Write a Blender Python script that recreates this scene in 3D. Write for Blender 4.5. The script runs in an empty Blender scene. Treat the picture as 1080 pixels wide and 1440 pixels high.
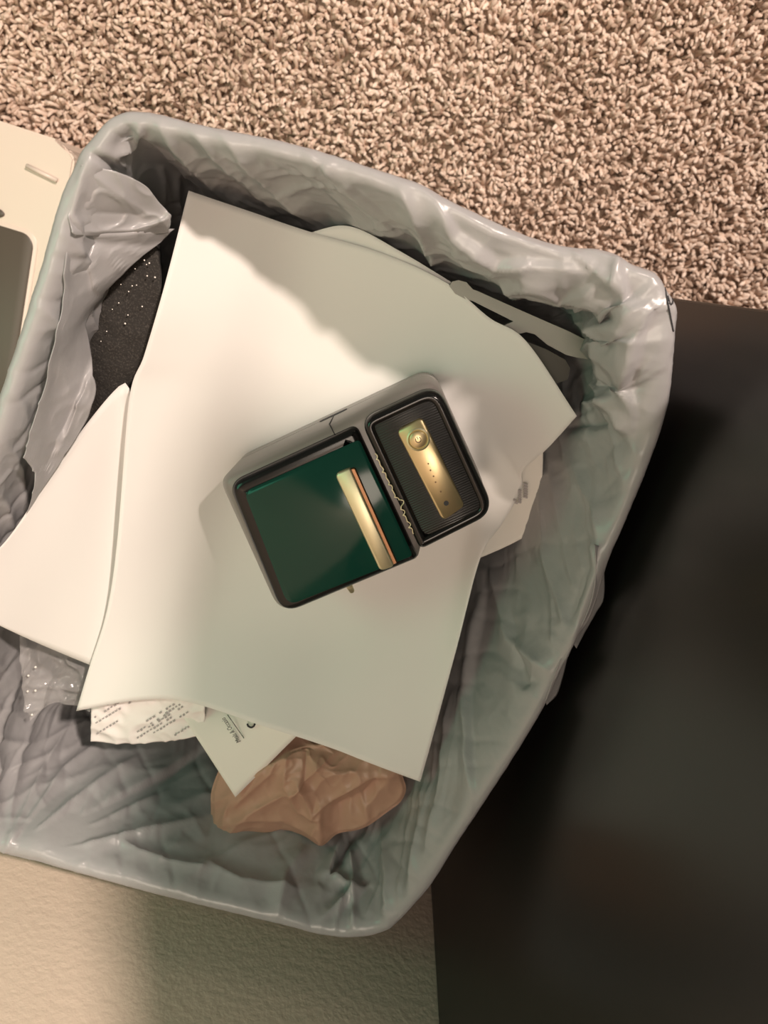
import bpy, bmesh, math, random
import numpy as np
from mathutils import Vector, Matrix, noise
random.seed(4); rng = np.random.default_rng(4)
S = bpy.context.scene; C = S.collection

# ------------------------------------------------------------------ camera
H, F = 0.725, 1082.0                      # camera height (m), focal length (px of a 1080x1440 frame)
R = np.array([[0.95753058, -0.27818277, -0.07582577],
              [0.28798834, 0.90989483, 0.29858688],
              [-0.01406825, -0.307743, 0.95136551]])
cd = bpy.data.cameras.new('camera'); cam = bpy.data.objects.new('camera', cd); C.objects.link(cam)
cd.sensor_fit = 'AUTO'; cd.sensor_width = 36.0; cd.lens = F / 1440 * 36; cd.clip_start = 0.01
M4 = Matrix([list(R[0]) + [0], list(R[1]) + [0], list(R[2]) + [H], [0, 0, 0, 1]])
cam.matrix_world = M4
cd.dof.use_dof = True; cd.dof.focus_distance = 0.39; cd.dof.aperture_fstop = 12.0
S.camera = cam

# ------------------------------------------------------------------ light
S.view_settings.view_transform = 'Standard'; S.view_settings.look = 'None'
S.view_settings.gamma = 1.0; S.view_settings.use_curve_mapping = False
S.view_settings.exposure = 0.0
w = bpy.data.worlds.new('world'); S.world = w; w.use_nodes = True
w.node_tree.nodes['Background'].inputs[0].default_value = (0.78, 0.80, 0.68, 1)
w.node_tree.nodes['Background'].inputs[1].default_value = 0.13

def lamp(name, kind, loc, target, color, power, size):
    l = bpy.data.lights.new(name, kind); o = bpy.data.objects.new(name, l); C.objects.link(o)
    o.location = loc; l.color = color; l.energy = power
    if kind == 'AREA': l.shape = 'DISK'; l.size = size
    else: l.shadow_soft_size = size
    d = Vector(target) - Vector(loc); o.rotation_euler = d.to_track_quat('-Z', 'Y').to_euler()
    return o
lamp('warm_lamp', 'POINT', (0.45, 0.88, 1.51), (0, 0, 0), (1.0, 0.82, 0.71), 116, 0.05)
lamp('green_lamp', 'AREA', (-0.42, -0.12, 0.66), (0, -0.15, 0.3), (0.24, 1.0, 0.58), 0.40, 0.24)
lamp('room_fill', 'AREA', (-0.05, 0.0, 2.1), (0, -0.15, 0.3), (1.0, 0.83, 0.68), 11.5, 0.70)

# ------------------------------------------------------------------ helpers
def P(u, v, z):
    d = R @ np.array([u - 540.0, 720.0 - v, -F]); t = (z - H) / d[2]
    return np.array([t * d[0], t * d[1], z])
def proj(Q):
    c = (np.asarray(Q) - np.array([0, 0, H])) @ R
    return np.stack([540 + F * c[..., 0] / -c[..., 2], 720 - F * c[..., 1] / -c[..., 2]], -1)

def mat(name, col, rough=0.5, metal=0.0, spec=0.5, bump=None, var=None, transl=0.0, coat=0.0, alpha=None):
    m = bpy.data.materials.new(name); m.use_nodes = True; nt = m.node_tree; b = nt.nodes['Principled BSDF']
    b.inputs['Base Color'].default_value = (*col, 1); b.inputs['Roughness'].default_value = rough
    b.inputs['Metallic'].default_value = metal; b.inputs['Specular IOR Level'].default_value = spec
    b.inputs['Coat Weight'].default_value = coat; b.inputs['Coat Roughness'].default_value = 0.05
    tc = nt.nodes.new('ShaderNodeTexCoord')
    if bump:
        prev = None
        for sc, dist, st in bump:
            n = nt.nodes.new('ShaderNodeTexNoise'); n.inputs['Scale'].default_value = sc; n.inputs['Detail'].default_value = 3
            nt.links.new(tc.outputs['Object'], n.inputs['Vector'])
            k = nt.nodes.new('ShaderNodeBump'); k.inputs['Distance'].default_value = dist; k.inputs['Strength'].default_value = st
            nt.links.new(n.outputs['Fac'], k.inputs['Height'])
            if prev: nt.links.new(prev.outputs['Normal'], k.inputs['Normal'])
            prev = k
        nt.links.new(prev.outputs['Normal'], b.inputs['Normal'])
    if var:                                # (scale, second colour, low, high)
        n = nt.nodes.new('ShaderNodeTexNoise'); n.inputs['Scale'].default_value = var[0]; n.inputs['Detail'].default_value = 4
        nt.links.new(tc.outputs['Object'], n.inputs['Vector'])
        r = nt.nodes.new('ShaderNodeMapRange'); r.inputs[1].default_value = var[2]; r.inputs[2].default_value = var[3]
        nt.links.new(n.outputs['Fac'], r.inputs[0])
        x = nt.nodes.new('ShaderNodeMix'); x.data_type = 'RGBA'; x.inputs[6].default_value = (*col, 1); x.inputs[7].default_value = (*var[1], 1)
        nt.links.new(r.outputs[0], x.inputs[0]); nt.links.new(x.outputs[2], b.inputs['Base Color'])
    if transl:
        t = nt.nodes.new('ShaderNodeBsdfTranslucent'); t.inputs[0].default_value = (*col, 1)
        mx = nt.nodes.new('ShaderNodeMixShader'); mx.inputs[0].default_value = transl
        out = nt.nodes['Material Output']
        nt.links.new(b.outputs[0], mx.inputs[1]); nt.links.new(t.outputs[0], mx.inputs[2]); nt.links.new(mx.outputs[0], out.inputs[0])
    return m

def tag(o, label=None, cat=None, group=None, kind=None):
    if label: o['label'] = label
    if cat: o['category'] = cat
    if group: o['group'] = group
    if kind: o['kind'] = kind
    return o
def mesh_obj(name, verts, faces, m, parent=None, smooth=True):
    me = bpy.data.meshes.new(name); me.from_pydata([tuple(map(float, v)) for v in verts], [], [tuple(f) for f in faces])
    me.materials.append(m); me.update()
    if smooth: me.polygons.foreach_set('use_smooth', [True] * len(me.polygons))
    o = bpy.data.objects.new(name, me); C.objects.link(o)
    if parent: o.parent = parent
    return o
def bm_obj(name, bm, m, parent=None, smooth=False):
    bmesh.ops.recalc_face_normals(bm, faces=bm.faces)
    me = bpy.data.meshes.new(name); bm.to_mesh(me); bm.free(); me.materials.append(m)
    if smooth: me.polygons.foreach_set('use_smooth', [True] * len(me.polygons))
    o = bpy.data.objects.new(name, me); C.objects.link(o)
    if parent: o.parent = parent
    return o
def empty(name, loc=(0, 0, 0)):
    o = bpy.data.objects.new(name, None); C.objects.link(o); o.location = loc; o.empty_display_size = 0.05
    return o
def box(name, lo, hi, m, parent=None, bevel=0.0):
    bm = bmesh.new(); bmesh.ops.create_cube(bm, size=1)
    lo, hi = np.array(lo), np.array(hi)
    for v in bm.verts: v.co = Vector((lo + hi) / 2 + (hi - lo) * np.array(v.co))
    if bevel: bmesh.ops.bevel(bm, geom=bm.edges[:], offset=bevel, segments=2, affect='EDGES', profile=0.5)
    return bm_obj(name, bm, m, parent)

def catmull(pts, n, closed=False):
    p = np.asarray(pts, float); k = len(p)
    if k == 2 and not closed:
        t = np.linspace(0, 1, n)[:, None]; return p[0] * (1 - t) + p[1] * t
    if closed: q = np.vstack([p[-1], p, p[0], p[1]]); segs = k
    else: q = np.vstack([2 * p[0] - p[1], p, 2 * p[-1] - p[-2]]); segs = k - 1
    out = []
    for i in range(segs):
        a, b, c, d = q[i:i + 4]; t = np.linspace(0, 1, 24, endpoint=False)[:, None]
        out.append(0.5 * (2 * b + (c - a) * t + (2 * a - 5 * b + 4 * c - d) * t * t + (3 * b - a - 3 * c + d) * t ** 3))
    out = np.vstack(out); out = np.vstack([out, out[0] if closed else p[-1]])
    L = np.concatenate([[0], np.cumsum(np.linalg.norm(np.diff(out, axis=0), axis=1))])
    s = np.linspace(0, L[-1], n, endpoint=not closed)
    return np.stack([np.interp(s, L, out[:, j]) for j in range(out.shape[1])], -1)
def lin(pts, n):
    p = np.asarray(pts, float); L = np.concatenate([[0], np.cumsum(np.linalg.norm(np.diff(p, axis=0), axis=1))])
    s = np.linspace(0, L[-1], n); return np.stack([np.interp(s, L, p[:, j]) for j in range(p.shape[1])], -1)
def grid_faces(nu, nv, wrap=False):
    return [(i * nv + j, ((i + 1) % nu) * nv + j, ((i + 1) % nu) * nv + j + 1, i * nv + j + 1)
            for i in range(nu if wrap else nu - 1) for j in range(nv - 1)]
def nz(x, y, z=0.0): return noise.noise(Vector((x, y, z)))
def crease(x, y, z=0.0): return max(0.0, 1 - 3.2 * abs(nz(x, y, z))) ** 1.5
def ridged(x, y, z=0.0): return 1 - 2 * abs(nz(x, y, z))
def loft(name, cols, m, parent=None, nu=40, nv=40, wob=0.0, freq=30.0, thick=0.0003, sharp=False, fn=None):
    """sheet through the columns of (u, v, z) points, each seen where the photo shows it at height z"""
    c3 = [np.array([P(*p) for p in col]) for col in cols]
    rows = np.array([(lin if sharp else catmull)(c, nv) for c in c3])              # k x nv x 3
    g = np.array([catmull(rows[:, j], nu) if len(rows) > 2 else lin(rows[:, j], nu) for j in range(nv)]).transpose(1, 0, 2)
    if wob or fn:
        for i in range(nu):
            for j in range(nv):
                x, y, z = g[i, j]
                if wob: g[i, j, 2] += wob * nz(x * freq, y * freq, hash(name) % 7 * 0 + 1.7)
                if fn: g[i, j, 2] += fn(i / (nu - 1), j / (nv - 1), x, y)
    fc = grid_faces(nu, nv)
    if np.cross(g[1:, :-1] - g[:-1, :-1], g[:-1, 1:] - g[:-1, :-1])[..., 2].mean() < 0: fc = [f[::-1] for f in fc]
    o = mesh_obj(name, g.reshape(-1, 3), fc, m, parent)
    if thick:
        s = o.modifiers.new('thickness', 'SOLIDIFY'); s.thickness = thick; s.offset = -1
    return o

# ------------------------------------------------------------------ materials
M_wall = mat('wall_paint', (0.74, 0.60, 0.49), 0.7, spec=0.3, bump=[(210, 0.0012, 0.5), (520, 0.0005, 0.3)])
M_floor = mat('carpet_backing', (0.42, 0.32, 0.25), 0.95, spec=0.1)
M_black = mat('dark_furniture', (0.010, 0.009, 0.0085), 0.30, spec=0.5, bump=[(900, 0.0002, 0.08)])
M_bag = mat('bag_film', (0.41, 0.41, 0.42), 0.30, spec=0.5, transl=0.15, bump=[(45, 0.003, 0.12), (170, 0.0010, 0.22)])
M_bin = mat('bin_plastic', (0.30, 0.30, 0.31), 0.5)
M_paper = mat('white_paper', (0.72, 0.715, 0.695), 0.75, spec=0.2, bump=[(9, 0.004, 0.12)])
M_paper2 = mat('card_paper', (0.77, 0.75, 0.70), 0.7, spec=0.25)
M_receipt = mat('receipt_paper', (0.82, 0.78, 0.76), 0.6, spec=0.3)
M_ink = mat('ink', (0.03, 0.03, 0.035), 0.7)
M_grayink = mat('grey_ink', (0.36, 0.34, 0.34), 0.7)
M_tan = mat('tan_film', (0.62, 0.39, 0.285), 0.38, transl=0.35, spec=0.4, bump=[(120, 0.002, 0.25)])
M_foam = mat('charcoal_foam', (0.030, 0.028, 0.026), 0.9, spec=0.2, bump=[(500, 0.001, 0.6)], var=(1100, (0.075, 0.069, 0.062), 0.5, 0.75))
M_speck = mat('bright_speck', (0.9, 0.87, 0.82), 0.15, spec=0.8)
M_gray = mat('grey_card', (0.33, 0.325, 0.30), 0.6)
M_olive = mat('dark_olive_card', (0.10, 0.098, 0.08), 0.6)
M_white = mat('white_plastic', (0.77, 0.665, 0.585), 0.35, spec=0.5)
M_smoke = mat('smoked_plastic', (0.085, 0.068, 0.052), 0.45)
M_blackpl = mat('black_gloss_plastic', (0.009, 0.0085, 0.0085), 0.18, spec=0.40)
M_body = mat('dark_grey_plastic', (0.21, 0.19, 0.18), 0.36, spec=0.5)
M_rib = mat('ribbed_black_plastic', (0.016, 0.015, 0.015), 0.30)
M_green = mat('green_glossy_lid', (0.006, 0.045, 0.033), 0.14, spec=0.32)
M_gold = mat('gold_metal', (0.76, 0.70, 0.48), 0.48, metal=1.0)
M_goldd = mat('copper_edge', (0.34, 0.18, 0.10), 0.45, metal=1.0)
M_goldp = mat('satin_gold_plate', (0.62, 0.50, 0.29), 0.36, metal=0.9)

# ------------------------------------------------------------------ setting
WY, PX, PF = -0.40, 0.148, 0.026          # wall plane, cabinet side plane, cabinet front edge
o = box('floor', (-1.3, -0.40, -0.02), (1.5, 1.4, 0.0), M_floor); o['kind'] = 'structure'
o = box('wall_back', (-1.3, WY - 0.08, -0.02), (1.5, WY, 2.4), M_wall); o['kind'] = 'structure'

# carpet pile: short curved yarn ends
def carpet():
    sp = 0.0038; xs = np.arange(-0.62, 0.72, sp); ys = np.arange(-0.10, 0.62, sp)
    X, Y = np.meshgrid(xs, ys); X = X.ravel(); Y = Y.ravel()
    X = X + rng.uniform(-.55, .55, X.size) * sp; Y = Y + rng.uniform(-.55, .55, X.size) * sp
    keep = ~((X > PX - .004) & (Y < PF + .004)) & ~((X > -0.13) & (X < 0.12) & (Y < -0.02)) & ~((X < -0.17) & (Y < 0.008))
    X, Y = X[keep], Y[keep]; n = X.size
    lowf = np.array([nz(a * 26, b * 26) for a, b in zip(X, Y)]); lowg = np.array([nz(a * 9 + 5, b * 9, 3) for a, b in zip(X, Y)])
    ang = rng.uniform(0, 2 * np.pi, n); lean = rng.uniform(.002, .0085, n)
    hgt = rng.uniform(.0085, .0150, n) * (1 + .22 * lowf); rad = rng.uniform(.0014, .0023, n)
    dx, dy = np.cos(ang) * lean, np.sin(ang) * lean - 0.001
    K = 5; fr = [(0, 0, 1.0), (.35, .45, 1.05), (.75, .85, 1.0), (1.0, .98, .55)]
    V = []
    for (l, h, r) in fr:
        for k in range(K):
            a = 2 * np.pi * k / K + l * 2
            V.append(np.stack([X + dx * l ** 1.4 + rad * r * np.cos(a + ang), Y + dy * l ** 1.4 + rad * r * np.sin(a + ang), hgt * h + 0 * X], -1))
    V = np.stack(V, 1)                                  # n x 20 x 3
    f = [(r * K + k, r * K + (k + 1) % K, (r + 1) * K + (k + 1) % K, (r + 1) * K + k) for r in range(3) for k in range(K)]
    f = np.array(f); nf = len(f)
    loops = np.concatenate([f.ravel(), np.array([15, 16, 17, 18, 19])])
    L = (loops[None, :] + (np.arange(n) * 20)[:, None]).ravel()
    me = bpy.data.meshes.new('carpet_pile'); me.vertices.add(n * 20); me.vertices.foreach_set('co', V.ravel())
    me.loops.add(L.size); me.loops.foreach_set('vertex_index', L)
    tot = np.tile(np.array([4] * nf + [5]), n); st = np.concatenate([[0], np.cumsum(tot)[:-1]])
    me.polygons.add(tot.size); me.polygons.foreach_set('loop_start', st); me.polygons.foreach_set('loop_total', tot)
    me.update(); me.validate(); me.polygons.foreach_set('use_smooth', np.ones(tot.size, bool))
    shade = np.clip(rng.beta(2.2, 1.6, n) + .28 * lowf + .12 * lowg, 0, 1)  # random yarn tones; shade in the pile's dips added as darker colour
    at = me.attributes.new('yarn', 'FLOAT', 'POINT'); at.data.foreach_set('value', np.repeat(shade, 20))
    m = mat('carpet_yarn', (0.5, 0.4, 0.3), 0.9, spec=0.15); nt = m.node_tree
    a = nt.nodes.new('ShaderNodeAttribute'); a.attribute_name = 'yarn'
    cr = nt.nodes.new('ShaderNodeValToRGB'); e = cr.color_ramp.elements
    e[0].color = (0.22, 0.142, 0.10, 1); e[1].color = (0.94, 0.785, 0.675, 1)
    x = e.new(0.4); x.color = (0.66, 0.505, 0.405, 1)
    nt.links.new(a.outputs['Fac'], cr.inputs[0]); nt.links.new(cr.outputs[0], nt.nodes['Principled BSDF'].inputs['Base Color'])
    me.materials.append(m)
    o = bpy.data.objects.new('carpet_pile', me); C.objects.link(o)
    tag(o, 'beige and brown flecked pile of the carpet behind the bin', 'carpet', kind='stuff')
carpet()

# dark desk on the right, its pedestal standing against the wall, the top reaching out over it
desk = empty('desk', (0.60, -0.10, 0)); tag(desk, 'dark brown black desk whose smooth side panel stands right of the bin', 'desk')
desk_o = np.array(desk.location)
def dbox(name, lo, hi, parent=desk, bevel=.0012, m=M_black):
    return box(name, np.array(lo) - desk_o, np.array(hi) - desk_o, m, parent, bevel)
dbox('side_panel', (PX, WY + .002, .0), (PX + .018, PF, .738))
dbox('side_panel', (.55, WY + .002, .0), (.568, PF, .738))
dbox('back_panel', (PX + .018, WY + .003, .04), (.55, WY + .009, .738))
dbox('bottom_panel', (PX + .018, WY + .009, .05), (.55, PF - .019, .068))
for z0, z1 in ((.07, .285), (.289, .51), (.514, .735)):
    d = dbox('drawer', (PX + .0195, PF - .0175, z0), (.5485, PF - .001, z1))
    dbox('handle', (.30, PF - .001, z1 - .045), (.40, PF + .018, z1 - .035), desk, .003, M_gray).parent = d
dbox('desktop', (.121, WY + .002, .738), (1.15, .258, .763))
dbox('leg', (1.09, .20, 0), (1.13, .24, .738)); dbox('leg', (1.09, WY + .02, 0), (1.13, WY + .06, .738))

# white plastic storage box on the left
zt = 0.12
def white_box():
    e = empty('storage_box', (-0.36, -0.16, 0)); tag(e, 'white plastic storage box with smoked inset lying left of the bin', 'storage box')
    eo = np.array(e.location)
    L = lambda q: np.array(q) - eo
    yf = P(40, 183, zt)[1]; xr = P(84, 205, zt)[0]
    pts = [(xr - .26, yf - .30), (xr, yf - .30), (xr, yf)]
    ring = []
    bm = bmesh.new()
    def prism(poly, z0, z1, bev):
        b = [bm.verts.new(L((x, y, z0))) for x, y in poly]; t = [bm.verts.new(L((x, y, z1))) for x, y in poly]
        n = len(poly); fs = [bm.faces.new(b[::-1]), bm.faces.new(t)]
        for i in range(n): bm.faces.new((b[i], b[(i + 1) % n], t[(i + 1) % n], t[i]))
        return t
    prism([(xr - .26, yf - .34), (xr, yf - .34), (xr, yf - .004), (xr - .012, yf), (xr - .26, yf)], 0.0, zt - .012, 0)
    bm_obj('body', bm, M_white, e)
    # lid with rim, stepped at the corner
    bm = bmesh.new()
    x2 = P(106, 214, zt)[0]; y2 = P(106, 216, zt)[1]
    poly = [(xr - .26, yf - .34), (x2, yf - .34), (x2, y2 - .004), (x2 - .004, y2), (P(80, 207, zt)[0], y2 + .001), (P(79, 198, zt)[0], yf), (xr - .26, yf + .001)]
    prism(poly, zt - .012, zt, 0)
    bmesh.ops.bevel(bm, geom=[ed for ed in bm.edges], offset=.0015, segments=2, affect='EDGES')
    bm_obj('lid', bm, M_white, e)
    # raised ridge catching the light
    a, b = P(37, 233, zt + .002), P(80, 254, zt + .002)
    tube('ridge', [L(a), L(b)], .0016, M_white, e)
    # inset
    xi = P(46, 360, zt)[0]; yi = P(20, 323, zt)[1]
    pl = rrect(xi - .15, yi - .28, xi, yi, .010)
    ringloft('smoked_inset', pl, [(0.0, zt - .004), (0.0, zt + .0015), (.0012, zt + .0022)], M_smoke, e, off=-eo)
    pl2 = rrect(xi - .154, yi - .284, xi + .003, yi + .003, .012)
    ringloft('inset_frame', pl2, [(0.0, zt - .004), (0.0, zt + .0006), (.001, zt + .0012)], M_white, e, off=-eo)
    q = P(2, 301, zt + .001); q2 = L(q)
    c = [(q[0] - .006 + .008 * math.cos(t), q[1] + .0035 * math.sin(t)) for t in np.linspace(0, 2 * np.pi, 24, endpoint=False)]
    ringloft('button', c, [(0, zt - .002), (0, zt + .0015), (.0008, zt + .002)], M_smoke, e, off=-eo)

def rrect(x0, y0, x1, y1, r, n=8):
    if not hasattr(r, '__len__'): r = [r] * 4
    out = []
    for (cx, cy, a0, rr) in ((x1 - r[0], y1 - r[0], 0, r[0]), (x0 + r[1], y1 - r[1], 90, r[1]), (x0 + r[2], y0 + r[2], 180, r[2]), (x1 - r[3], y0 + r[3], 270, r[3])):
        for k in range(n + 1):
            a = math.radians(a0 + 90 * k / n); out.append((cx + rr * math.cos(a), cy + rr * math.sin(a)))
    return out
def rpoly(corners, n=8):
    """polygon (counter-clockwise) with each corner (x, y, r) rounded"""
    out = []; k = len(corners)
    for i in range(k):
        p = np.array(corners[i][:2], float); r = corners[i][2]
        a = np.array(corners[i - 1][:2], float) - p; b = np.array(corners[(i + 1) % k][:2], float) - p
        a /= np.linalg.norm(a); b /= np.linalg.norm(b)
        half = math.acos(np.clip(a @ b, -1, 1)) / 2; d = r / math.tan(half)
        for t in np.linspace(0, 1, n + 1):
            s = p + a * d; e = p + b * d
            out.append(tuple((1 - t) ** 2 * s + 2 * t * (1 - t) * p + t * t * e))
    return out
def inset(pl, d):
    p = np.array(pl); nx = np.roll(p, -1, 0) - np.roll(p, 1, 0); L = np.linalg.norm(nx, axis=1, keepdims=True); L[L == 0] = 1
    nx = nx / L; return p + d * np.stack([-nx[:, 1], nx[:, 0]], -1)
def ringloft(name, pl, prof, m, parent=None, off=(0, 0, 0), smooth=True, cap_bottom=True):
    off = np.array(off); n = len(pl); V = []; Fc = []
    for d, z in prof:
        for x, y in inset(pl, d): V.append(np.array([x, y, z]) + off)
    for r in range(len(prof) - 1):
        for i in range(n): Fc.append((r * n + i, r * n + (i + 1) % n, (r + 1) * n + (i + 1) % n, (r + 1) * n + i))
    k = (len(prof) - 1) * n
    Fc.append(tuple(range(k, k + n)))
    if cap_bottom: Fc.append(tuple(range(n - 1, -1, -1)))
    o = mesh_obj(name, V, Fc, m, parent, smooth)
    if smooth:
        me = o.data; me.polygons[n * (len(prof) - 1)].use_smooth = False
        me.set_sharp_from_angle(angle=math.radians(50))
    return o
def tube(name, pts, r, m, parent=None, k=8):
    p = np.array(pts, float); V = []; Fc = []; n = len(p)
    for i in range(n):
        t = p[min(i + 1, n - 1)] - p[max(i - 1, 0)]; t /= np.linalg.norm(t)
        a = np.cross(t, [0, 0, 1.0]); a = a / np.linalg.norm(a) if np.linalg.norm(a) > 1e-6 else np.array([1.0, 0, 0]); b = np.cross(t, a)
        for j in range(k):
            an = 2 * math.pi * j / k; V.append(p[i] + r * (math.cos(an) * a + math.sin(an) * b))
    for i in range(n - 1):
        for j in range(k): Fc.append((i * k + j, i * k + (j + 1) % k, (i + 1) * k + (j + 1) % k, (i + 1) * k + j))
    Fc += [tuple(range(k - 1, -1, -1)), tuple(range((n - 1) * k, n * k))]
    return mesh_obj(name, V, Fc, m, parent)
white_box()

# ------------------------------------------------------------------ bin and liner
ZR = 0.38
RIM = [(112, 212), (130, 190), (150, 168), (175, 156), (215, 158), (270, 172), (350, 188), (430, 206), (500, 228), (590, 258), (640, 285), (740, 330), (800, 347),
       (840, 350), (868, 357), (893, 373), (925, 385), (942, 410), (954, 432), (953, 470), (950, 505), (942, 570), (920, 640), (884, 730), (858, 790), (834, 865), (802, 920),
       (770, 990), (735, 1050), (690, 1120), (640, 1195), (605, 1250), (560, 1300), (540, 1314), (500, 1322), (450, 1318), (400, 1305), (300, 1281), (200, 1256), (100, 1229), (50, 1215),
       (0, 1203), (-50, 1180), (-88, 1120), (-98, 1010), (-80, 850), (-40, 680), (0, 545), (30, 455), (58, 365), (82, 280), (100, 238)]
def bump(u, v): return .015 * math.exp(-((u - 915) ** 2 + (v - 430) ** 2) / 130 ** 2) + .003 * math.exp(-((u - 640) ** 2 + (v - 285) ** 2) / 160 ** 2)
rimpts = np.array([P(u, v, ZR + bump(u, v)) for u, v in RIM])
NS = 960
rim = catmull(rimpts, NS, closed=True); rimz = rim[:, 2] - ZR; rim = rim[:, :2]
def smooth_closed(a, k):
    for _ in range(k): a = (np.roll(a, 1, 0) + 2 * a + np.roll(a, -1, 0)) / 4
    return a
tg = smooth_closed(np.roll(rim, -1, 0) - np.roll(rim, 1, 0), 400); tg /= np.linalg.norm(tg, axis=1, keepdims=True)
nin = np.stack([tg[:, 1], -tg[:, 0]], -1)                       # clockwise curve: this points inwards
cen = rim.mean(0)
if np.sum((cen - rim) * nin) < 0: nin = -nin
sm = smooth_closed(rim, 400)
sarc = np.concatenate([[0], np.cumsum(np.linalg.norm(np.diff(rim, axis=0), axis=1))])

# waste bin under the liner
def make_bin():
    ang = []
    base = smooth_closed(rim, 300)
    V = []; prof = [(0, 0)] + [(.0040, .3745), (.0034, .372)] + [(.0034 + .05 * d, .38 - d) for d in (.02, .08, .23, .377)] + [(.024, 0.0)]
    inner = [(.024, .004)] + [(.0050 + .05 * d, .38 - d) for d in (.23, .08, .02)] + [(.0046, .373)]
    rings = [(d, z) for d, z in (prof[1:] + inner)]
    idx = np.arange(0, NS, 8); n = len(idx); b2 = base[idx]; n2 = nin[idx]
    for d, z in rings:
        for q, nn in zip(b2, n2): V.append((*(q + nn * d), z))
    k = len(rings)
    Fc = [(r * n + i, r * n + (i + 1) % n, ((r + 1) % k) * n + (i + 1) % n, ((r + 1) % k) * n + i) for r in range(k) for i in range(n)]
    Fc = [f for f in Fc if True]
    o = mesh_obj('waste_bin', V, Fc, M_bin)
    a = (k - len(inner)) * n
    bm = bmesh.new(); bm.from_mesh(o.data); bm.verts.ensure_lookup_table()
    bm.faces.new([bm.verts[a + i] for i in range(n)]); bm.to_mesh(o.data); bm.free()
    tag(o, 'rectangular grey plastic waste bin under the grey liner', 'bin')
make_bin()

RR = 0.0036
def side_weights(s):
    u, v = proj(np.array([*rim[s], ZR]))
    return u, v
def seg_fold(px, pts):
    """distance of pixels to a polyline and position along it"""
    best = np.full(px.shape[0], 1e9); along = np.zeros(px.shape[0]); side = np.zeros(px.shape[0])
    pts = np.asarray(pts, float); L = np.linalg.norm(np.diff(pts, axis=0), axis=1); cum = np.concatenate([[0], np.cumsum(L)])
    for i in range(len(pts) - 1):
        d = pts[i + 1] - pts[i]; t = np.clip(((px - pts[i]) @ d) / (d @ d), 0, 1)
        q = pts[i] + t[:, None] * d; e = px - q; dist = np.linalg.norm(e, axis=1); m = dist < best
        best[m] = dist[m]; along[m] = (cum[i] + t[m] * L[i]) / cum[-1]; side[m] = np.sign(d[0] * e[m, 1] - d[1] * e[m, 0])
    return best * side, along

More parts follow.
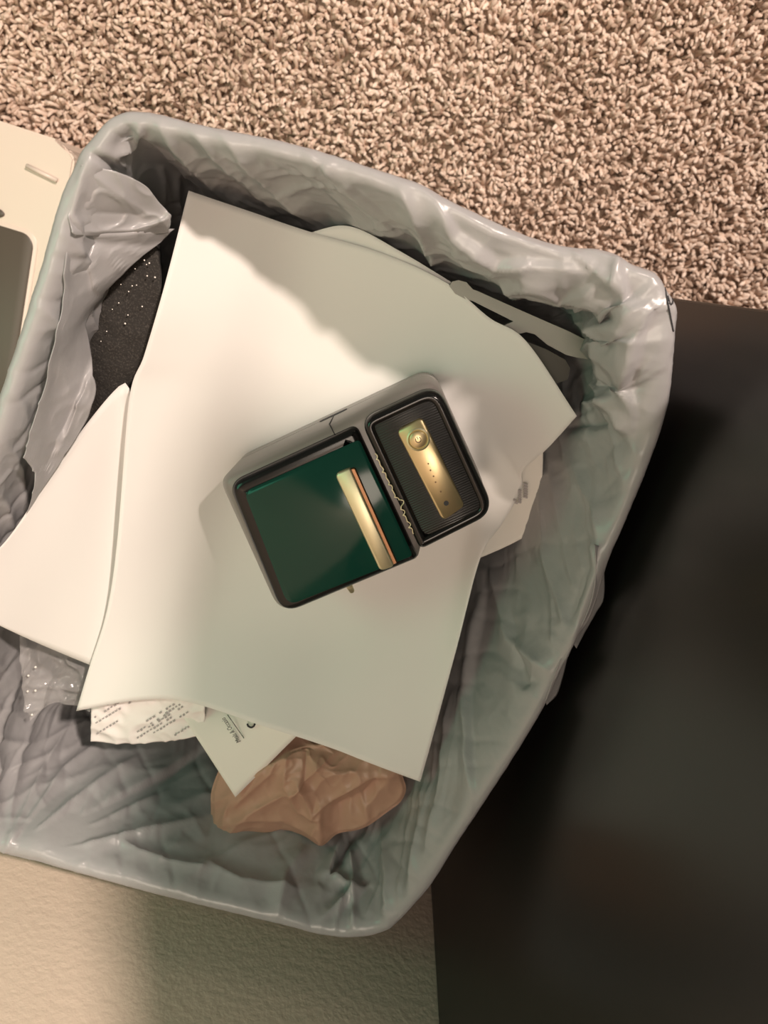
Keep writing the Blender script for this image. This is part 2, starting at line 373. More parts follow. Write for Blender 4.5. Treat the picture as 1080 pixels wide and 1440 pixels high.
def make_liner():
    MI = 84
    # per-perimeter slopes of the inner face: (position on the rim in px) -> slope
    slope = np.zeros(NS); 
    anchors = [((180, 160), .16), ((450, 210), .15), ((700, 310), .17), ((925, 390), .20), ((945, 560), .16), ((850, 790), .20), ((690, 1120), .16), ((540, 1314), .13),
               ((300, 1281), .11), ((0, 1203), .12), ((-98, 1010), .10), ((0, 545), .10), ((82, 280), .12)]
    ai = [int(np.argmin(np.linalg.norm(rim - P(*a[0], ZR)[:2], axis=1))) for a in anchors]
    av = [a[1] for a in anchors]; order = np.argsort(ai); ai = np.array(ai)[order]; av = np.array(av)[order]
    slope = np.interp(np.arange(NS), np.concatenate([[ai[-1] - NS], ai, [ai[0] + NS]]), np.concatenate([[av[-1]], av, [av[0]]]))
    slope = smooth_closed(slope[:, None], 60)[:, 0]
    la = [((180, 160), 0), ((500, 228), .001), ((640, 285), .006), ((780, 342), .009), ((868, 357), .013), ((942, 410), .015), ((953, 470), .016), ((942, 555), .012), ((925, 625), .003), ((850, 790), .0),
          ((540, 1314), .003), ((300, 1281), .002), ((0, 1203), .004), ((-98, 1010), 0), ((0, 545), .002)]
    li = [int(np.argmin(np.linalg.norm(rim - P(*a[0], ZR)[:2], axis=1))) for a in la]; lo_ = np.argsort(li); li = np.array(li)[lo_]; lv = np.array([a[1] for a in la], float)[lo_]
    ledge = np.interp(np.arange(NS), np.concatenate([[li[-1] - NS], li, [li[0] + NS]]), np.concatenate([[lv[-1]], lv, [lv[0]]]))
    ledge = smooth_closed(ledge[:, None], 20)[:, 0]
    ledge *= np.array([1 + .35 * math.sin(k * .21) * math.sin(k * .083 + 1) for k in range(NS)])
    prof = []                                          # (outward drop of the skirt | roll angle | drop inside)
    for d in np.linspace(.085, .008, 10): prof.append((.001 + .02 * d, d, 'o'))
    for a in np.linspace(0, 80, 8): prof.append((RR - RR * math.cos(math.radians(a)), RR - RR * math.sin(math.radians(a)), 'r'))
    NO = len(prof)
    for t in np.linspace(0, 1, 80): prof.append((RR, .00005 + .125 * t ** 1.5, 'i'))
    for d in np.linspace(.14, .34, 10): prof.append((RR, d, 'i'))
    MP = len(prof); V = np.zeros((NS, MP, 3)); W = np.zeros((NS, MP))
    for j, (o_, d, kind) in enumerate(prof):
        off = o_ + 0 * slope
        if kind == 'i': off = o_ + (.0048 + ledge) * math.sqrt(d / (d + .005)) * np.exp(-max(d - .025, 0) / .03 * np.clip((ledge - .003) / .004, 0, 1)) + min(d, .14) * slope + max(0, d - .14) * .12
        V[:, j, :2] = rim + nin * off[:, None]; V[:, j, 2] = ZR - d + rimz * math.exp(-d / .03)
        W[:, j] = 1.0 if kind == 'o' else (.3 if kind == 'r' else min(1, .3 + d / .012))
    # smooth corners of deep rings
    for j in range(NO + 20, MP):
        V[:, j] = smooth_closed(V[:, j], int(2 * (j - NO - 18)))
    D = np.zeros((NS, MP))
    per = sarc[-1] + .004; rad = per / (2 * math.pi)
    def ring(s_, f, d_, seed, fd):
        a = s_ / rad; return noise.noise(Vector((math.cos(a) * rad * f + seed, math.sin(a) * rad * f, d_ * fd)))
    for i in range(NS):
        s = i / NS * per
        for j in range(MP):
            d = prof[j][1] if j >= NO else (-prof[j][1] if j < 10 else 0)
            wob = .012 * ring(s, 22, d, 7.7, 25)
            big = ring(s, 11, d, 1.3, 9)
            mid = math.exp(-8 * abs(ring(s + .9 * d + wob, 30, d, 4.1, 6)))
            m2 = math.exp(-8 * abs(ring(s - .6 * d - wob, 46, d, 14.1, 10)))
            m3 = math.exp(-7 * abs(ring(s + .2 * d + 2 * wob, 75, d, 24.1, 26)))
            fine = math.exp(-5 * abs(ring(s + .3 * d + 2 * wob, 150, d, 9.2, 90)))
            if j < NO: D[i, j] = .0012 * big + .0007 * m2 + .0010 * fine
            else: D[i, j] = .0035 * big + .0024 * mid - .0016 * m2 + .0011 * m3 + .0004 * fine
    qa = [((180, 160), .8), ((640, 285), .7), ((910, 385), 1.0), ((945, 555), .8), ((850, 790), .45), ((690, 1120), .45), ((540, 1314), .7), ((300, 1281), .6), ((0, 1203), .8), ((0, 545), .9)]
    qi = [int(np.argmin(np.linalg.norm(rim - P(*a[0], ZR)[:2], axis=1))) for a in qa]; qo = np.argsort(qi); qi = np.array(qi)[qo]; qv = np.array([a[1] for a in qa])[qo]
    D *= W * smooth_closed(np.interp(np.arange(NS), np.concatenate([[qi[-1] - NS], qi, [qi[0] + NS]]), np.concatenate([[qv[-1]], qv, [qv[0]]]))[:, None], 60)
    px = proj(V).reshape(-1, 2); add = np.zeros(px.shape[0]); inside = np.tile(np.arange(MP) >= NO - 3, NS)
    # (polyline, height mm towards the inside, width px, kind)
    folds = [
        ([(190, 185), (225, 225), (290, 285), (345, 325), (380, 350)], -7, 11, 'step'), ([(215, 165), (262, 220), (330, 290), (420, 340)], 3.5, 12, 'ridge'),
        ([(262, 178), (320, 235), (400, 300)], 3, 11, 'ridge'), ([(300, 180), (380, 262), (480, 335)], 3.5, 14, 'ridge'), ([(430, 212), (480, 262), (560, 330)], 4, 13, 'ridge'),
        ([(440, 205), (452, 240), (520, 300), (590, 345)], -3, 9, 'ridge'), ([(560, 262), (600, 330), (620, 380)], 4, 12, 'ridge'), ([(610, 280), (640, 330), (700, 370), (800, 378), (832, 388)], 6, 16, 'step'),
        ([(640, 300), (700, 330), (770, 352), (822, 380)], 4, 10, 'ridge'), ([(660, 420), (740, 400), (830, 420), (880, 440)], 4, 13, 'ridge'), ([(700, 440), (790, 430), (880, 452)], -3, 10, 'ridge'),
        ([(800, 350), (845, 385), (862, 398), (868, 360)], 5, 9, 'ridge'), ([(866, 360), (880, 420), (895, 432), (912, 430), (900, 470), (888, 520), (890, 560), (893, 585)], 9, 13, 'step'),
        ([(893, 535), (920, 500), (935, 470)], 3, 6, 'ridge'), ([(890, 540), (925, 520), (945, 478)], 3, 6, 'ridge'), ([(800, 500), (850, 480), (900, 430)], 3, 12, 'ridge'),
        ([(850, 560), (830, 570), (880, 562)], 4, 9, 'ridge'), ([(790, 600), (860, 595)], -4, 10, 'ridge'), ([(840, 530), (870, 570), (890, 610)], 4, 11, 'ridge'),
        ([(800, 640), (840, 720), (845, 800)], 3, 16, 'ridge'), ([(760, 760), (790, 850), (800, 900)], 3, 16, 'ridge'), ([(690, 790), (720, 900), (780, 950)], 4, 16, 'ridge'), ([(680, 830), (660, 980), (665, 1120)], 5, 12, 'step'),
        ([(720, 860), (740, 960), (755, 960)], -3, 11, 'ridge'), ([(640, 980), (625, 1100), (600, 1200)], 4, 12, 'ridge'), ([(600, 1090), (590, 1180), (575, 1260)], 3.5, 13, 'ridge'),
        ([(835, 765), (840, 800), (815, 870), (785, 950)], 5, 8, 'ridge'),
        ([(5, 1198), (90, 1080), (190, 1010)], 3.5, 10, 'ridge'), ([(5, 1198), (60, 1080), (110, 1000)], 3, 11, 'ridge'), ([(8, 1199), (120, 1110), (200, 1060)], 3, 10, 'ridge'),
        ([(10, 1200), (80, 1170), (160, 1128), (230, 1090), (285, 1055)], -7, 11, 'step'), ([(20, 1200), (120, 1160), (230, 1110)], 3, 9, 'ridge'), ([(20, 1204), (150, 1180), (280, 1150)], 3, 10, 'ridge'),
        ([(10, 1190), (25, 1060), (70, 940)], 3, 12, 'ridge'), ([(0, 1180), (-10, 1040), (30, 920)], 3, 12, 'ridge'),
        ([(480, 1180), (462, 1230), (500, 1250), (455, 1290)], 5, 10, 'ridge'), ([(500, 1170), (470, 1220), (460, 1240)], -5, 8, 'ridge'), ([(490, 1190), (500, 1250), (495, 1305)], 5, 9, 'ridge'), ([(540, 1160), (548, 1230), (545, 1300)], 4, 10, 'ridge'),
        ([(470, 1310), (480, 1270), (520, 1240)], 3, 7, 'ridge'), ([(390, 1290), (400, 1230), (430, 1190)], 3, 14, 'ridge'), ([(280, 1210), (340, 1240), (420, 1250)], 3, 14, 'ridge'), ([(160, 1180), (230, 1210), (300, 1225)], 3, 10, 'ridge'),
        ([(200, 170), (190, 200), (160, 215)], 3, 7, 'ridge'), ([(125, 215), (150, 225), (170, 243)], -4, 7, 'ridge'),
        ([(120, 230), (100, 300), (112, 330)], 2.5, 7, 'ridge'),
    ]
    for pts, hmm, wd, kind in folds:
        d, al = seg_fold(px, pts); fade = np.clip(np.minimum(al, 1 - al) * 5 + .25, 0, 1)
        if kind == 'ridge': f = np.exp(-np.abs(d) / (wd * .62)) - .30 * np.exp(-((np.abs(d) - wd * 1.5) / wd) ** 2)
        else: f = np.where(d > 0, np.exp(-np.abs(d) / (wd * 1.8)), np.exp(-(d / (wd * .32)) ** 2)) - .0
        add += np.where(inside, f * fade * hmm * .001 * .95, 0)
    D += add.reshape(NS, MP) * np.clip(W * 1.3, .25, 1)
    dd = np.array([p[1] for p in prof]); D = np.clip(D, np.where(np.arange(MP) < NO, -.0012, -(.0006 + .06 * np.maximum(dd - .006, 0))), .02)
    ts = np.roll(V, -1, 0) - np.roll(V, 1, 0); tj = np.gradient(V, axis=1); NRM = np.cross(tj, ts)
    NRM /= np.linalg.norm(NRM, axis=2, keepdims=True) + 1e-12
    if NRM[NS // 3, NO, 2] < 0: NRM = -NRM
    V += NRM * D[..., None]
    # skirt sticking out on the right-hand edge
    Vf = V.reshape(-1, 3)
    faces = grid_faces(NS, MP, wrap=True)
    verts = list(Vf); c = len(verts); verts.append(np.array([*cen, ZR - .345]))
    faces += [(i * MP + MP - 1, ((i + 1) % NS) * MP + MP - 1, c) for i in range(NS)]
    o = mesh_obj('trash_bag', verts, faces, M_bag)
    tag(o, 'crinkled grey plastic trash bag lining the bin and folded over its rim', 'trash bag')
    return o
bag = make_liner()
# loose folds of the bag: hem flaps at the right edge, tented folds at the left corner
def fold_fn(lines):
    def fn(a, b, x, y):
        px = proj(np.array([[x, y, .362]])); z = .0026 * math.exp(-8 * abs(nz(x * 55, y * 38, 3.3))) + .0016 * math.exp(-7 * abs(nz(x * 120, y * 90, 6.3))) + .002 * nz(x * 30, y * 30, 9)
        for pts, h, wd in lines:
            d, al = seg_fold(px, pts); z += h * math.exp(-abs(d[0]) / wd)
        return z
    return fn
def bagfold(name, cols, nu=26, nv=26, wob=.002, freq=70, fn=None):
    return loft(name, cols, M_bag, bag, nu, nv, wob, freq, .0003, False, fn)
bagfold('flap', [[(836, 765, .381), (838, 800, .3815), (830, 850, .381), (806, 905, .380)], [(848, 770, .377), (850, 838, .374), (838, 862, .374), (811, 912, .376)]], 10, 26, .0008)
bagfold('flap', [[(795, 915, .380), (783, 940, .381), (768, 985, .380)], [(800, 918, .376), (786, 972, .374), (769, 992, .376)]], 8, 20, .0008)
bagfold('fold', [[(118, 232, .379), (106, 270, .379), (100, 305, .378), (112, 332, .374)], [(168, 243, .372), (150, 275, .370), (140, 305, .366), (150, 333, .356)],
                 [(206, 262, .362), (205, 282, .358), (200, 305, .352), (195, 333, .345)], [(226, 286, .352), (238, 298, .348), (245, 306, .345), (238, 328, .338)]], 50, 40, 0, 60, fold_fn([([(120, 218), (160, 262), (200, 300)], .002, 7), ([(112, 330), (180, 322), (246, 300)], .005, 9), ([(130, 300), (190, 300)], -.002, 8)]))
bagfold('fold', [[(100, 318, .376), (95, 400, .374), (80, 500, .374), (40, 640, .374)], [(125, 330, .366), (118, 400, .362), (100, 500, .360), (50, 680, .366)],
                 [(245, 322, .338), (190, 372, .340), (132, 436, .344), (128, 500, .346), (130, 575, .347), (40, 720, .358)]], 60, 70, 0, 85, fold_fn([([(112, 335), (112, 420), (92, 520), (50, 640)], .0045, 8), ([(124, 345), (122, 450), (100, 560), (60, 660)], -.004, 7), ([(128, 360), (128, 440), (120, 520), (85, 620)], .0035, 5), ([(120, 340), (180, 345), (240, 328)], -.004, 9), ([(150, 400), (190, 360), (240, 330)], .003, 6)]))
from mathutils.bvhtree import BVHTree
bvh = BVHTree.FromPolygons([v.co[:] for v in bag.data.vertices], [p.vertices[:] for p in bag.data.polygons])
def on_bag(u, v, lift=.0003):
    d = Vector(R @ np.array([u - 540.0, 720.0 - v, -F])).normalized()
    h = bvh.ray_cast(Vector((0, 0, H)), d)
    if h[0] is None: return None
    return np.array(h[0] - d * lift)
for pts in ([(934, 398), (938, 420), (942, 440), (947, 466)], [(934, 398), (942, 410), (946, 424), (943, 428), (939, 416)], [(941, 404), (946, 412), (948, 420)]):
    c3 = [on_bag(u, v) for u, v in catmull(pts, 22)]
    c3 = [q for q in c3 if q is not None]
    if len(c3) > 3: tube('printed_mark', c3, .00035, M_ink, bag, 5)

# ------------------------------------------------------------------ rubbish in the bin
g = 'white paper sheets in the bin'
S2 = loft('paper_sheet', [[(-75, 800, .376), (-66, 830, .376), (-58, 850, .376)], [(0, 770, .364), (0, 820, .362), (0, 880, .360)], [(95, 632, .345), (95, 770, .342), (80, 916, .340)], [(170, 541, .334), (175, 730, .323), (190, 960, .322)], [(190, 556, .333), (190, 740, .324), (205, 960, .320)], [(235, 480, .300), (245, 700, .300), (260, 960, .30)]], M_paper, None, 50, 30)
tag(S2, 'white paper sheet sticking out at the left, its corner up on the liner', 'paper', g)
S3 = loft('paper_sheet', [[(428, 329, .302), (420, 480, .286), (410, 600, .280)], [(490, 318, .304), (490, 460, .286), (480, 600, .280)], [(560, 352, .305), (560, 470, .287), (560, 600, .280)], [(648, 405, .302), (640, 500, .287), (630, 600, .280)]], M_paper, None, 40, 30)
tag(S3, 'white paper sheet with one corner showing behind the top edge of the largest sheet', 'paper', g)
S1cols = [[(265, 268, .331), (228, 415, .340), (203, 500, .340), (181, 565, .339), (165, 760, .336), (150, 860, .335), (126, 937, .336), (107, 1000, .337)],
          [(345, 295, .316), (316, 430, .322), (285, 560, .320), (262, 720, .314), (235, 860, .320), (198, 984, .335)],
          [(430, 324, .304), (410, 440, .302), (385, 560, .297), (350, 720, .296), (315, 860, .308), (265, 988, .336)],
          [(540, 357, .304), (520, 470, .294), (500, 600, .292), (480, 740, .292), (450, 880, .306), (385, 1026, .343)],
          [(628, 398, .308), (612, 500, .296), (590, 620, .291), (570, 740, .292), (540, 880, .312), (470, 1054, .345)],
          [(688, 447, .313), (660, 535, .301), (635, 630, .292), (612, 740, .295), (577, 890, .317), (505, 1067, .3455)],
          [(740, 480, .319), (705, 570, .306), (680, 640, .294), (655, 740, .300), (615, 900, .322), (540, 1080, .346)],
          [(811, 585, .324), (770, 630, .316), (735, 662, .303), (733, 688, .299), (705, 738, .305), (675, 785, .318), (640, 920, .331), (591, 1099, .346)]]
S1 = loft('paper_sheet', S1cols, M_paper, None, 90, 90, .0010, 22)
tag(S1, 'largest white paper sheet, gently creased, lying under the printer', 'paper', g)

def flat_text(name, body, org, right, up, size, m, parent, lift=.0003, bold=0.0, squeeze=1.0):
    cu = bpy.data.curves.new(name, 'FONT'); cu.body = body; cu.size = size; cu.extrude = .00005; cu.offset = bold; cu.resolution_u = 2
    t = bpy.data.objects.new(name, cu); dg = bpy.context.evaluated_depsgraph_get
    C.objects.link(t); bpy.context.view_layer.update()
    me = bpy.data.meshes.new_from_object(t.evaluated_get(dg())); bpy.data.objects.remove(t)
    o = bpy.data.objects.new(name, me); C.objects.link(o); me.materials.clear(); me.materials.append(m)
    me.transform(Matrix.Diagonal((squeeze, 1, 1, 1)))
    r = Vector(right).normalized(); n = r.cross(Vector(up)).normalized(); u_ = n.cross(r)
    mw = Matrix([[r[i], u_[i], n[i], (Vector(org) + n * lift)[i]] for i in range(3)] + [[0, 0, 0, 1]])
    o.data.transform(mw); o.parent = parent
    return o

# printed card, lower middle
zc = .3345
S5 = loft('printed_card', [[(235, 975, .322), (275, 1035, .334), (331, 1121, .342)], [(330, 960, .310), (372, 1000, .331), (425, 1027, .336)]], M_paper2, None, 20, 20)
tag(S5, 'white printed card with a heading in small black letters under the largest sheet', 'card')
def pc(u, v): return P(u, v, .3362)
flat_text('printed_text', 'Meals & Occasio', pc(339, 1042), pc(309, 997) - pc(339, 1042), pc(326, 1050) - pc(339, 1042), .0044, M_ink, S5, squeeze=.62)
tube('printed_rule', [pc(343, 1038), pc(320, 1005)], .00022, M_ink, S5, 5)
hook = [pc(u, v) for u, v in ((348, 1018), (349, 1021), (353, 1023), (357, 1021), (358, 1018))]
tube('printed_letter', catmull(hook, 14), .0006, M_ink, S5, 5)
# card on the right
S6 = loft('printed_card', [[(640, 700, .289), (650, 760, .291), (672, 786, .296)], [(700, 665, .291), (705, 720, .293), (715, 767, .299)], [(764, 622, .300), (762, 690, .301), (758, 744, .302)]], M_paper2, None, 24, 20)
tag(S6, 'white card with tiny grey print under the right edge of the largest sheet', 'card')
for k, (a, b) in enumerate((((739, 681), (739, 699)), ((731, 690), (731, 706)), ((724, 703), (726, 707)))):
    n_ = 6 if k < 2 else 2
    for t in np.linspace(0, 1, n_):
        q = P(a[0] + (b[0] - a[0]) * t, a[1] + (b[1] - a[1]) * t, .3005)
        w_ = .0012 if k == 0 else .0009
        box('printed_letter', q - np.array([w_, .0006, .0002]), q + np.array([w_, .0006, .0003]), M_grayink, S6)
# receipt
def rcrease(a, b, x, y): return .0032 * ridged(x * 45, y * 45, 2.2) + .0012 * ridged(x * 110, y * 110, 5)
S7 = loft('receipt', [[(128, 985, .322), (131, 1010, .322), (128, 1042, .322)], [(165, 965, .325), (170, 1000, .324), (175, 1042, .323)], [(225, 960, .327), (228, 1000, .326), (228, 1040, .326)], [(290, 965, .327), (290, 1000, .328), (285, 1030, .328)]], M_receipt, None, 60, 40, fn=rcrease)
tag(S7, 'creased receipt with rows of faint grey print below the lower left paper corner', 'receipt')
words = ['EGULAR', 'CUSTOMER', 'SUBTOTAL', 'ITEM 2', 'CARD NO', 'DATE TIME', 'CHANGE DUE', 'THANK YOU']
dirr = P(175, 1003, .33) - P(135, 1028, .33); dirr /= np.linalg.norm(dirr); dup = P(135, 1010, .33) - P(143, 1023, .33)
dep = S7.data
rv = np.array([v.co[:] for v in dep.vertices]); 
def on_receipt(u, v):
    d = np.linalg.norm(proj(rv) - np.array([u, v]), axis=1); k = np.argsort(d)[:4]; return float(rv[k, 2].max())
def receipt_line(u, v, n, du=4.6, dv=-2.8, hgt=3.2):
    bm = bmesh.new()
    for k in range(int(n * 1.4)):
        if random.random() < .16: continue
        a = (u + du * k, v + dv * k); ln = random.uniform(.55, .85); hh = hgt * random.uniform(.6, 1.0)
        if not (130 < a[0] < 268 and 986 < a[1] < 1038): continue
        z = on_receipt(*a) + .0007
        for s in range(2):                                   # two strokes per character
            c0 = (a[0] + s * du * .42 * ln, a[1] + s * dv * .42 * ln)
            q = [c0, (c0[0] + du * .3, c0[1] + dv * .3), (c0[0] + du * .3 + hh * .5, c0[1] + dv * .3 + hh * .85), (c0[0] + hh * .5, c0[1] + hh * .85)]
            bm.faces.new([bm.verts.new(P(*p, z)) for p in q])
    if len(bm.faces): bm_obj('printed_line', bm, M_grayink, S7)
    else: bm.free()
for (u, v, n) in ((132, 1008, 7), (134, 1016, 10), (135, 1031, 5), (150, 990, 4), (183, 1034, 9), (192, 1037, 8), (205, 1013, 7), (208, 1022, 8), (215, 1030, 8), (240, 1036, 5), (232, 1002, 5)):
    receipt_line(u, v, n)

# crumpled tan shopping bag
def tan_bag():
    cx, cy = 435, 1085
    bd = [(298, 1110), (297, 1140), (298, 1166), (312, 1179), (345, 1172), (375, 1173), (400, 1166), (425, 1172), (452, 1184), (475, 1172), (500, 1168), (520, 1160), (545, 1142), (563, 1128), (571, 1110), (566, 1090),
          (560, 1060), (520, 1030), (470, 1010), (410, 1000), (350, 1030), (315, 1070)]
    bd3 = np.array([[u, v] for u, v in bd], float); nb = 220; b = catmull(bd3, nb, closed=True); nr = 60; V = []
    for i in range(nb):
        for j in range(nr):
            t = 1 - j / (nr - 1)                                  # 1 at the border, 0 in the centre
            u = cx + (b[i, 0] - cx) * t; v = cy + (b[i, 1] - cy) * t
            zz = .330 + .006 * (1 - t ** 3) - .0035 * (t > .98)
            zz -= .016 * np.clip((1085 - v) / 70, 0, 1)           # lower under the paper
            x, y = u / 1000, v / 1000
            a = nz(x * 9, y * 9, .4) * .030; e = x + a; f = y - a
            zz += .0055 * math.exp(-6 * abs(nz(e * 9 + f * 4, f * 8, 2.0))) + .0028 * math.exp(-7 * abs(nz(e * 18, f * 15 + e * 7, 6.1))) + .0009 * math.exp(-6 * abs(nz(e * 40, f * 40, 3.1))) + .005 * nz(e * 11, f * 11, 8) - .003
            lim = .340 if v > 1055 else .333
            V.append(P(u, v, min(zz, lim + .003 * nz(x * 40, y * 40))))
    V = np.array(V); 
    px = proj(V)
    for pts, h, wd in (([(405, 1045), (400, 1100), (420, 1135), (450, 1150), (452, 1180)], .006, 9), ([(420, 1100), (440, 1140), (470, 1120), (520, 1092), (545, 1090)], .007, 8),
                       ([(330, 1130), (380, 1085), (395, 1050)], .005, 8), ([(450, 1040), (470, 1055), (415, 1110)], .005, 7), ([(300, 1160), (350, 1150), (400, 1150), (450, 1175)], .005, 9),
                       ([(475, 1135), (510, 1120), (530, 1100)], -.008, 12), ([(430, 1060), (428, 1100)], -.006, 8)):
        d, al = seg_fold(px, pts); V[:, 2] += h * .65 * np.exp(-np.abs(d) / wd)
    o = mesh_obj('plastic_bag', V, grid_faces(nb, nr, wrap=True), M_tan)
    tag(o, 'crumpled thin tan plastic bag at the bottom of the bin below the papers', 'plastic bag')
tan_bag()

# charcoal foam piece
def foam():
    def fz(a, b, x, y): return .0012 * nz(x * 120, y * 120) + .001 * nz(x * 50, y * 50, 3)
    o = loft('foam_tray', [[(122, 420, .330), (120, 500, .330), (118, 620, .322)], [(175, 370, .331), (172, 470, .332), (150, 620, .321)], [(218, 338, .329), (227, 415, .331), (205, 505, .329), (185, 600, .318)],
                           ], M_foam, None, 44, 60, thick=.006, fn=fz)
    tag(o, 'charcoal foam piece with glinting specks between the liner and the papers', 'foam piece')
    sp = [(192, 401), (210, 370), (206, 372), (218, 390), (181, 410), (207, 388), (167, 426), (200, 431), (158, 435), (180, 443), (176, 455), (190, 378), (203, 366), (186, 402), (150, 466), (170, 400), (142, 480)]
    bm = bmesh.new()
    for u, v in sp:
        q = P(u, v, .3345); r = random.uniform(.0003, .00055)
        bmesh.ops.create_icosphere(bm, subdivisions=1, radius=r, matrix=Matrix.Translation(Vector(q)))
    s = bm_obj('glinting_specks', bm, M_speck, o, True); s['kind'] = 'stuff'
foam()

# grey bracket wedged by the far wall of the bin
def bracket():
    def prism_px(name, poly, z0, z1, m, parent=None, bev=.0006):
        bm = bmesh.new(); t3 = [P(u, v, z1) for u, v in poly]
        t = [bm.verts.new(q) for q in t3]; b = [bm.verts.new(q - np.array([0, 0, z1 - z0])) for q in t3]; n = len(poly)
        bm.faces.new(t); bm.faces.new(b[::-1])
        for i in range(n): bm.faces.new((b[i], b[(i + 1) % n], t[(i + 1) % n], t[i]))
        return bm_obj(name, bm, m, parent)
    poly = [(632, 402), (636, 396), (645, 394), (656, 397), (665, 407), (671, 409), (700, 422), (745, 442), (800, 466), (828, 480), (836, 489), (834, 499), (826, 505), (812, 503), (796, 499), (770, 485), (752, 470),
            (740, 467), (728, 470), (705, 478), (690, 470), (708, 458), (722, 452), (664, 423), (655, 421), (640, 413)]
    o = prism_px('plastic_bracket', poly, .3060, .3100, M_gray)
    tag(o, 'flat grey plastic bracket with rounded ends beside the far liner wall', 'bracket')
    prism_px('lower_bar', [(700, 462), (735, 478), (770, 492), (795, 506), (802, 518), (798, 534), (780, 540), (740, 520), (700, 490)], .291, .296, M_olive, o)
bracket()

# clear wrapper
M_clear = mat('clear_film', (0.9, 0.9, 0.9), 0.12, spec=0.6)
nt_ = M_clear.node_tree; t_ = nt_.nodes.new('ShaderNodeBsdfTransparent'); x_ = nt_.nodes.new('ShaderNodeMixShader'); x_.inputs[0].default_value = .88
nt_.links.new(nt_.nodes['Principled BSDF'].outputs[0], x_.inputs[1]); nt_.links.new(t_.outputs[0], x_.inputs[2]); nt_.links.new(x_.outputs[0], nt_.nodes['Material Output'].inputs[0])
def clear():
    def cr(a, b, x, y): return .004 * ridged(x * 60, y * 60, 7) + .0018 * ridged(x * 130, y * 130, 4)
    o = loft('clear_wrapper', [[(30, 880, .325), (34, 930, .330), (38, 990, .332), (45, 1010, .332)], [(80, 900, .325), (80, 950, .326), (78, 985, .326)], [(140, 930, .318), (138, 965, .32), (130, 995, .322)]], M_clear, None, 40, 40, fn=cr, thick=.0003)
    tag(o, 'clear crinkled plastic wrapper tucked below the lower left paper corner', 'wrapper')
    bm = bmesh.new()
    for u, v in ((40, 950), (50, 938), (39, 972), (50, 971), (45, 1005)):  # pale beads stand in for tiny highlights on the film
        bmesh.ops.create_icosphere(bm, subdivisions=2, radius=.0007, matrix=Matrix.Translation(Vector(P(u, v, .338))))
    s = bm_obj('glinting_specks', bm, M_speck, o, True); s['kind'] = 'stuff'
clear()

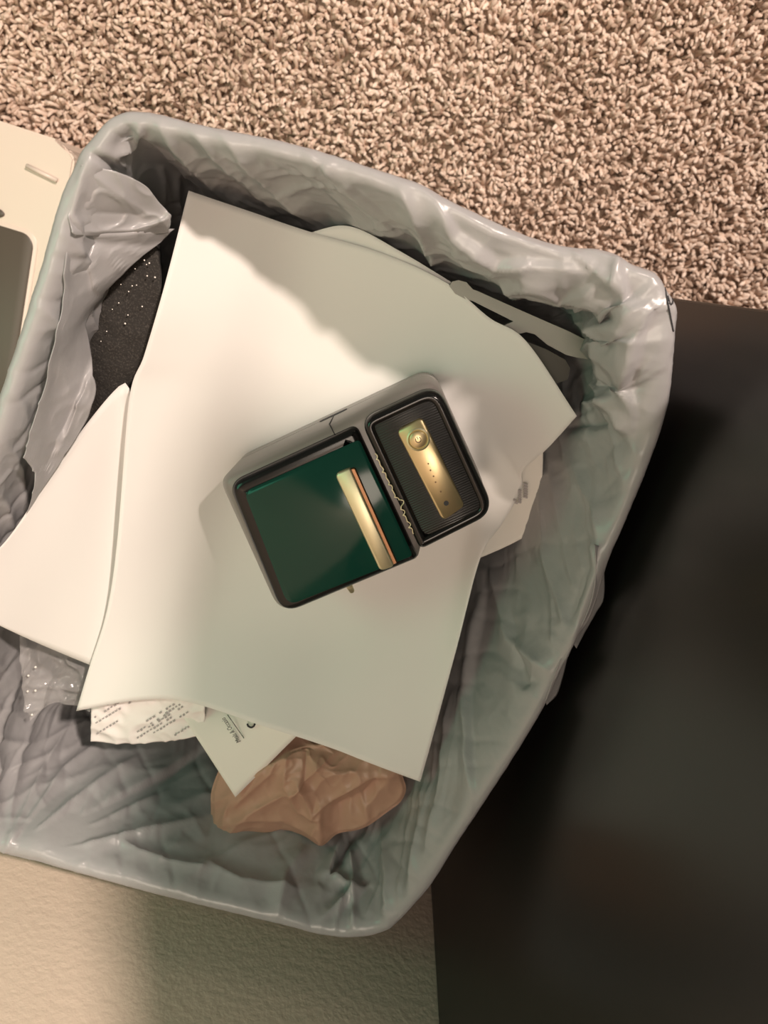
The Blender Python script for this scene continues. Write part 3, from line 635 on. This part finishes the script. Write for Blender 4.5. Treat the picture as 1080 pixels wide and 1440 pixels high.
# ------------------------------------------------------------------ label printer
def printer():
    mm = .001
    e = empty('label_printer', (0.01437, -0.11563, 0.2965)); e.rotation_euler = (math.radians(-2.0), 0, math.radians(42))
    tag(e, 'black label printer with glossy green lid and gold trim lying on the papers', 'label printer')
    T = .0625                                    # height of the top above the base
    body = rpoly([(62, 38.5, 11), (-59, 38.5, 9), (-65, -42.5, 11), (16, -43.5, 3), (21, -37, 4), (62, -34, 11)])
    body = [(x * mm, y * mm) for x, y in body]
    ringloft('body', body, [(.004, 0), (.0012, .002), (0, .006), (0, .0200), (.0007, .0203), (.0007, .0209), (0, .0212), (.0003, .052), (.0025, .0555), (.0045, .0565)], M_body, e)
    # lid frame (black) and green glossy window
    fr = rpoly([(17.5, 33.5, 4), (-54, 34, 9), (-62, -41, 10), (16.5, -42, 2.5)]); fr = [(x * mm, y * mm) for x, y in fr]
    lid = ringloft('lid', fr, [(0, .050), (0, .0575), (.0012, .0598), (.004, .0612), (.0062, .0606), (.0075, .0612)], M_blackpl, e)
    gw = rpoly([(16.2, 26.8, 2), (-47.5, 27.2, 5), (-55.5, -36.5, 6), (15, -38.5, 2)]); gw = [(x * mm, y * mm) for x, y in gw]
    ringloft('green_window', gw, [(0, .0595), (0, .0622), (.0010, .0630)], M_green, lid)
    # gold bar across the lid
    br = rpoly([(6.6, 16.5, 1.4), (-1.7, 17.0, 2.8), (-3.0, -38.0, 2.8), (4.6, -38.6, 1.8)]); br = [(x * mm, y * mm) for x, y in br]
    bar = ringloft('gold_bar', br, [(0, .061), (0, .0655), (.0007, .0662)], M_gold, lid)
    sd = rpoly([(8.6, 15.4, 1.2), (5.8, 16.0, .6), (3.9, -38.2, .6), (6.6, -38.4, 1.2)]); sd = [(x * mm, y * mm) for x, y in sd]
    ringloft('copper_edge', sd, [(0, .061), (0, .0640), (.0005, .0646)], M_goldd, bar)
    # control head
    hd = rpoly([(62, 35.5, 11), (20.5, 35.5, 8), (19.5, -37.0, 4), (62, -34.5, 11)]); hd = [(x * mm, y * mm) for x, y in hd]
    head = ringloft('control_head', hd, [(.0005, .045), (0, .060), (.0006, .0640), (.0022, .0658), (.0040, .0660), (.0052, .0650), (.0058, .0615)], M_blackpl, e)
    # ribbed face, ribs run along the length
    x0, x1, y0, y1 = 24.8, 57.0, -31.2, 31.2; ny = int((y1 - y0) / 1.2) * 6; V = []; Fc = []
    rr = 5.5
    for j in range(ny + 1):
        y = y0 + (y1 - y0) * j / ny
        cut = 0
        for yy in (y - y0, y1 - y):
            if yy < rr: cut = max(cut, rr - math.sqrt(max(0, rr * rr - (rr - yy) ** 2)))
        ph = (y / 1.2) % 1; h = .00042 * (abs(math.sin(math.pi * ph)))
        for x in (x0 + cut * .7, x0 + cut * .7 + .5, x1 - cut - .5, x1 - cut):
            edge = x in (x0 + cut * .7, x1 - cut)
            V.append((x * mm, y * mm, .0643 + (0 if edge else h)))
    for j in range(ny):
        for k in range(3): Fc.append((j * 4 + k, j * 4 + k + 1, (j + 1) * 4 + k + 1, (j + 1) * 4 + k))
    mesh_obj('ribbed_panel', V, Fc, M_rib, head)
    # gold plate, button, lights
    pl = rpoly([(48.8, 24.6, 3), (34.8, 23.8, 3), (36.6, -27, 3), (49.6, -24.2, 3)]); pl = [(x * mm, y * mm) for x, y in pl]
    plate = ringloft('gold_plate', pl, [(0, .0635), (0, .0664), (.0006, .0671)], M_goldp, head)
    def circ(cx, cy, r, n=28): return [((cx + r * math.cos(2 * math.pi * k / n)) * mm, (cy + r * math.sin(2 * math.pi * k / n)) * mm) for k in range(n)]
    ringloft('button_ring', circ(42.6, 15.6, 5.6), [(0, .0668), (0, .0676), (.0007, .0680), (.0013, .0674), (.0014, .0672)], M_gold, plate)
    ringloft('power_button', circ(42.6, 15.6, 4.2), [(0, .0669), (0, .0676), (.0005, .0680)], M_goldp, plate)
    ic = [((42.6 + 1.3 * math.sin(a)) * mm, (15.6 + 1.3 * math.cos(a)) * mm, .0681) for a in np.linspace(.7, 2 * math.pi - .7, 18)]
    tube('power_icon', ic, .00018, M_ink, plate, 5); tube('power_icon', [(42.6 * mm, 15.8 * mm, .0681), (42.6 * mm, 17.2 * mm, .0681)], .00018, M_ink, plate, 5)
    m_dot = mat('indicator_dot', (0.20, 0.12, 0.06), 0.5)
    for x, y in ((42.1, 2.7), (41.7, -.7), (41.8, -4.0), (41.5, -7.1), (41.8, -12.5)):
        ringloft('indicator_dot', circ(x, y, .42, 10), [(0, .0668), (0, .06722), (.0001, .06726)], m_dot, plate)
    ringloft('pin_hole', circ(41.9, -19.0, 1.25, 18), [(0, .0668), (0, .0673), (.0003, .0673)], M_ink, plate)
    # cursive gold lettering along the joint
    cur = []
    n = 420
    for k in range(n):
        t = k / (n - 1); y = 17.5 - 45 * t
        a = .75 if t < .52 else 1.0
        ph = t * 26 * math.pi
        xx = 20.6 + a * math.sin(ph) * (.5 + .45 * math.sin(t * 37)); yy = y + .40 * math.cos(ph * 1.0)
        b = math.exp(-((t - .60) / .035) ** 2)                     # one tall loop
        xx += 3.0 * b * (.5 + .5 * math.sin((t - .60) * 60 + 1.2)); yy += 1.2 * b * math.cos((t - .6) * 60 + 1.2)
        cur.append((xx * mm, yy * mm, .0663 if xx > 22 else .0652 + .0004))
    tube('gold_lettering', cur, .00032, M_gold, head, 5)
    # side details
    tube('seam', [(4.2 * mm, 38.6 * mm, .021), (4.6 * mm, 38.6 * mm, .0515), (5.2 * mm, 37.6 * mm, .0548), (5.6 * mm, 33.6 * mm, .0567)], .0003, M_ink, e, 5)
    ys = 38.55 * mm; sl = []
    bm = bmesh.new(); ring = []
    for k in range(24):
        a = 2 * math.pi * k / 24; cx = 10.0 if math.cos(a) >= 0 else -2.5
        ring.append(((cx + 1.9 * math.cos(a)) * mm, (.0215 + .0024 * math.sin(a))))
    t0 = [bm.verts.new((x, ys + .0003, z)) for x, z in ring]; t1 = [bm.verts.new((x, ys - .002, z)) for x, z in ring]
    bm.faces.new(t0); bm.faces.new(t1[::-1])
    for k in range(24): bm.faces.new((t0[k], t0[(k + 1) % 24], t1[(k + 1) % 24], t1[k]))
    bm_obj('side_slot', bm, M_ink, e)
    # gold stud on the lower long side
    bm = bmesh.new(); bmesh.ops.create_cone(bm, cap_ends=True, segments=20, radius1=.0020, radius2=.0013, depth=.006)
    bmesh.ops.bevel(bm, geom=bm.edges[:], offset=.0004, segments=2, affect='EDGES')
    bmesh.ops.transform(bm, matrix=Matrix.Translation((-.0255, -.0462, .046)) @ Matrix.Rotation(math.radians(90), 4, 'X'), verts=bm.verts)
    bm_obj('gold_stud', bm, M_gold, e, True)
printer()
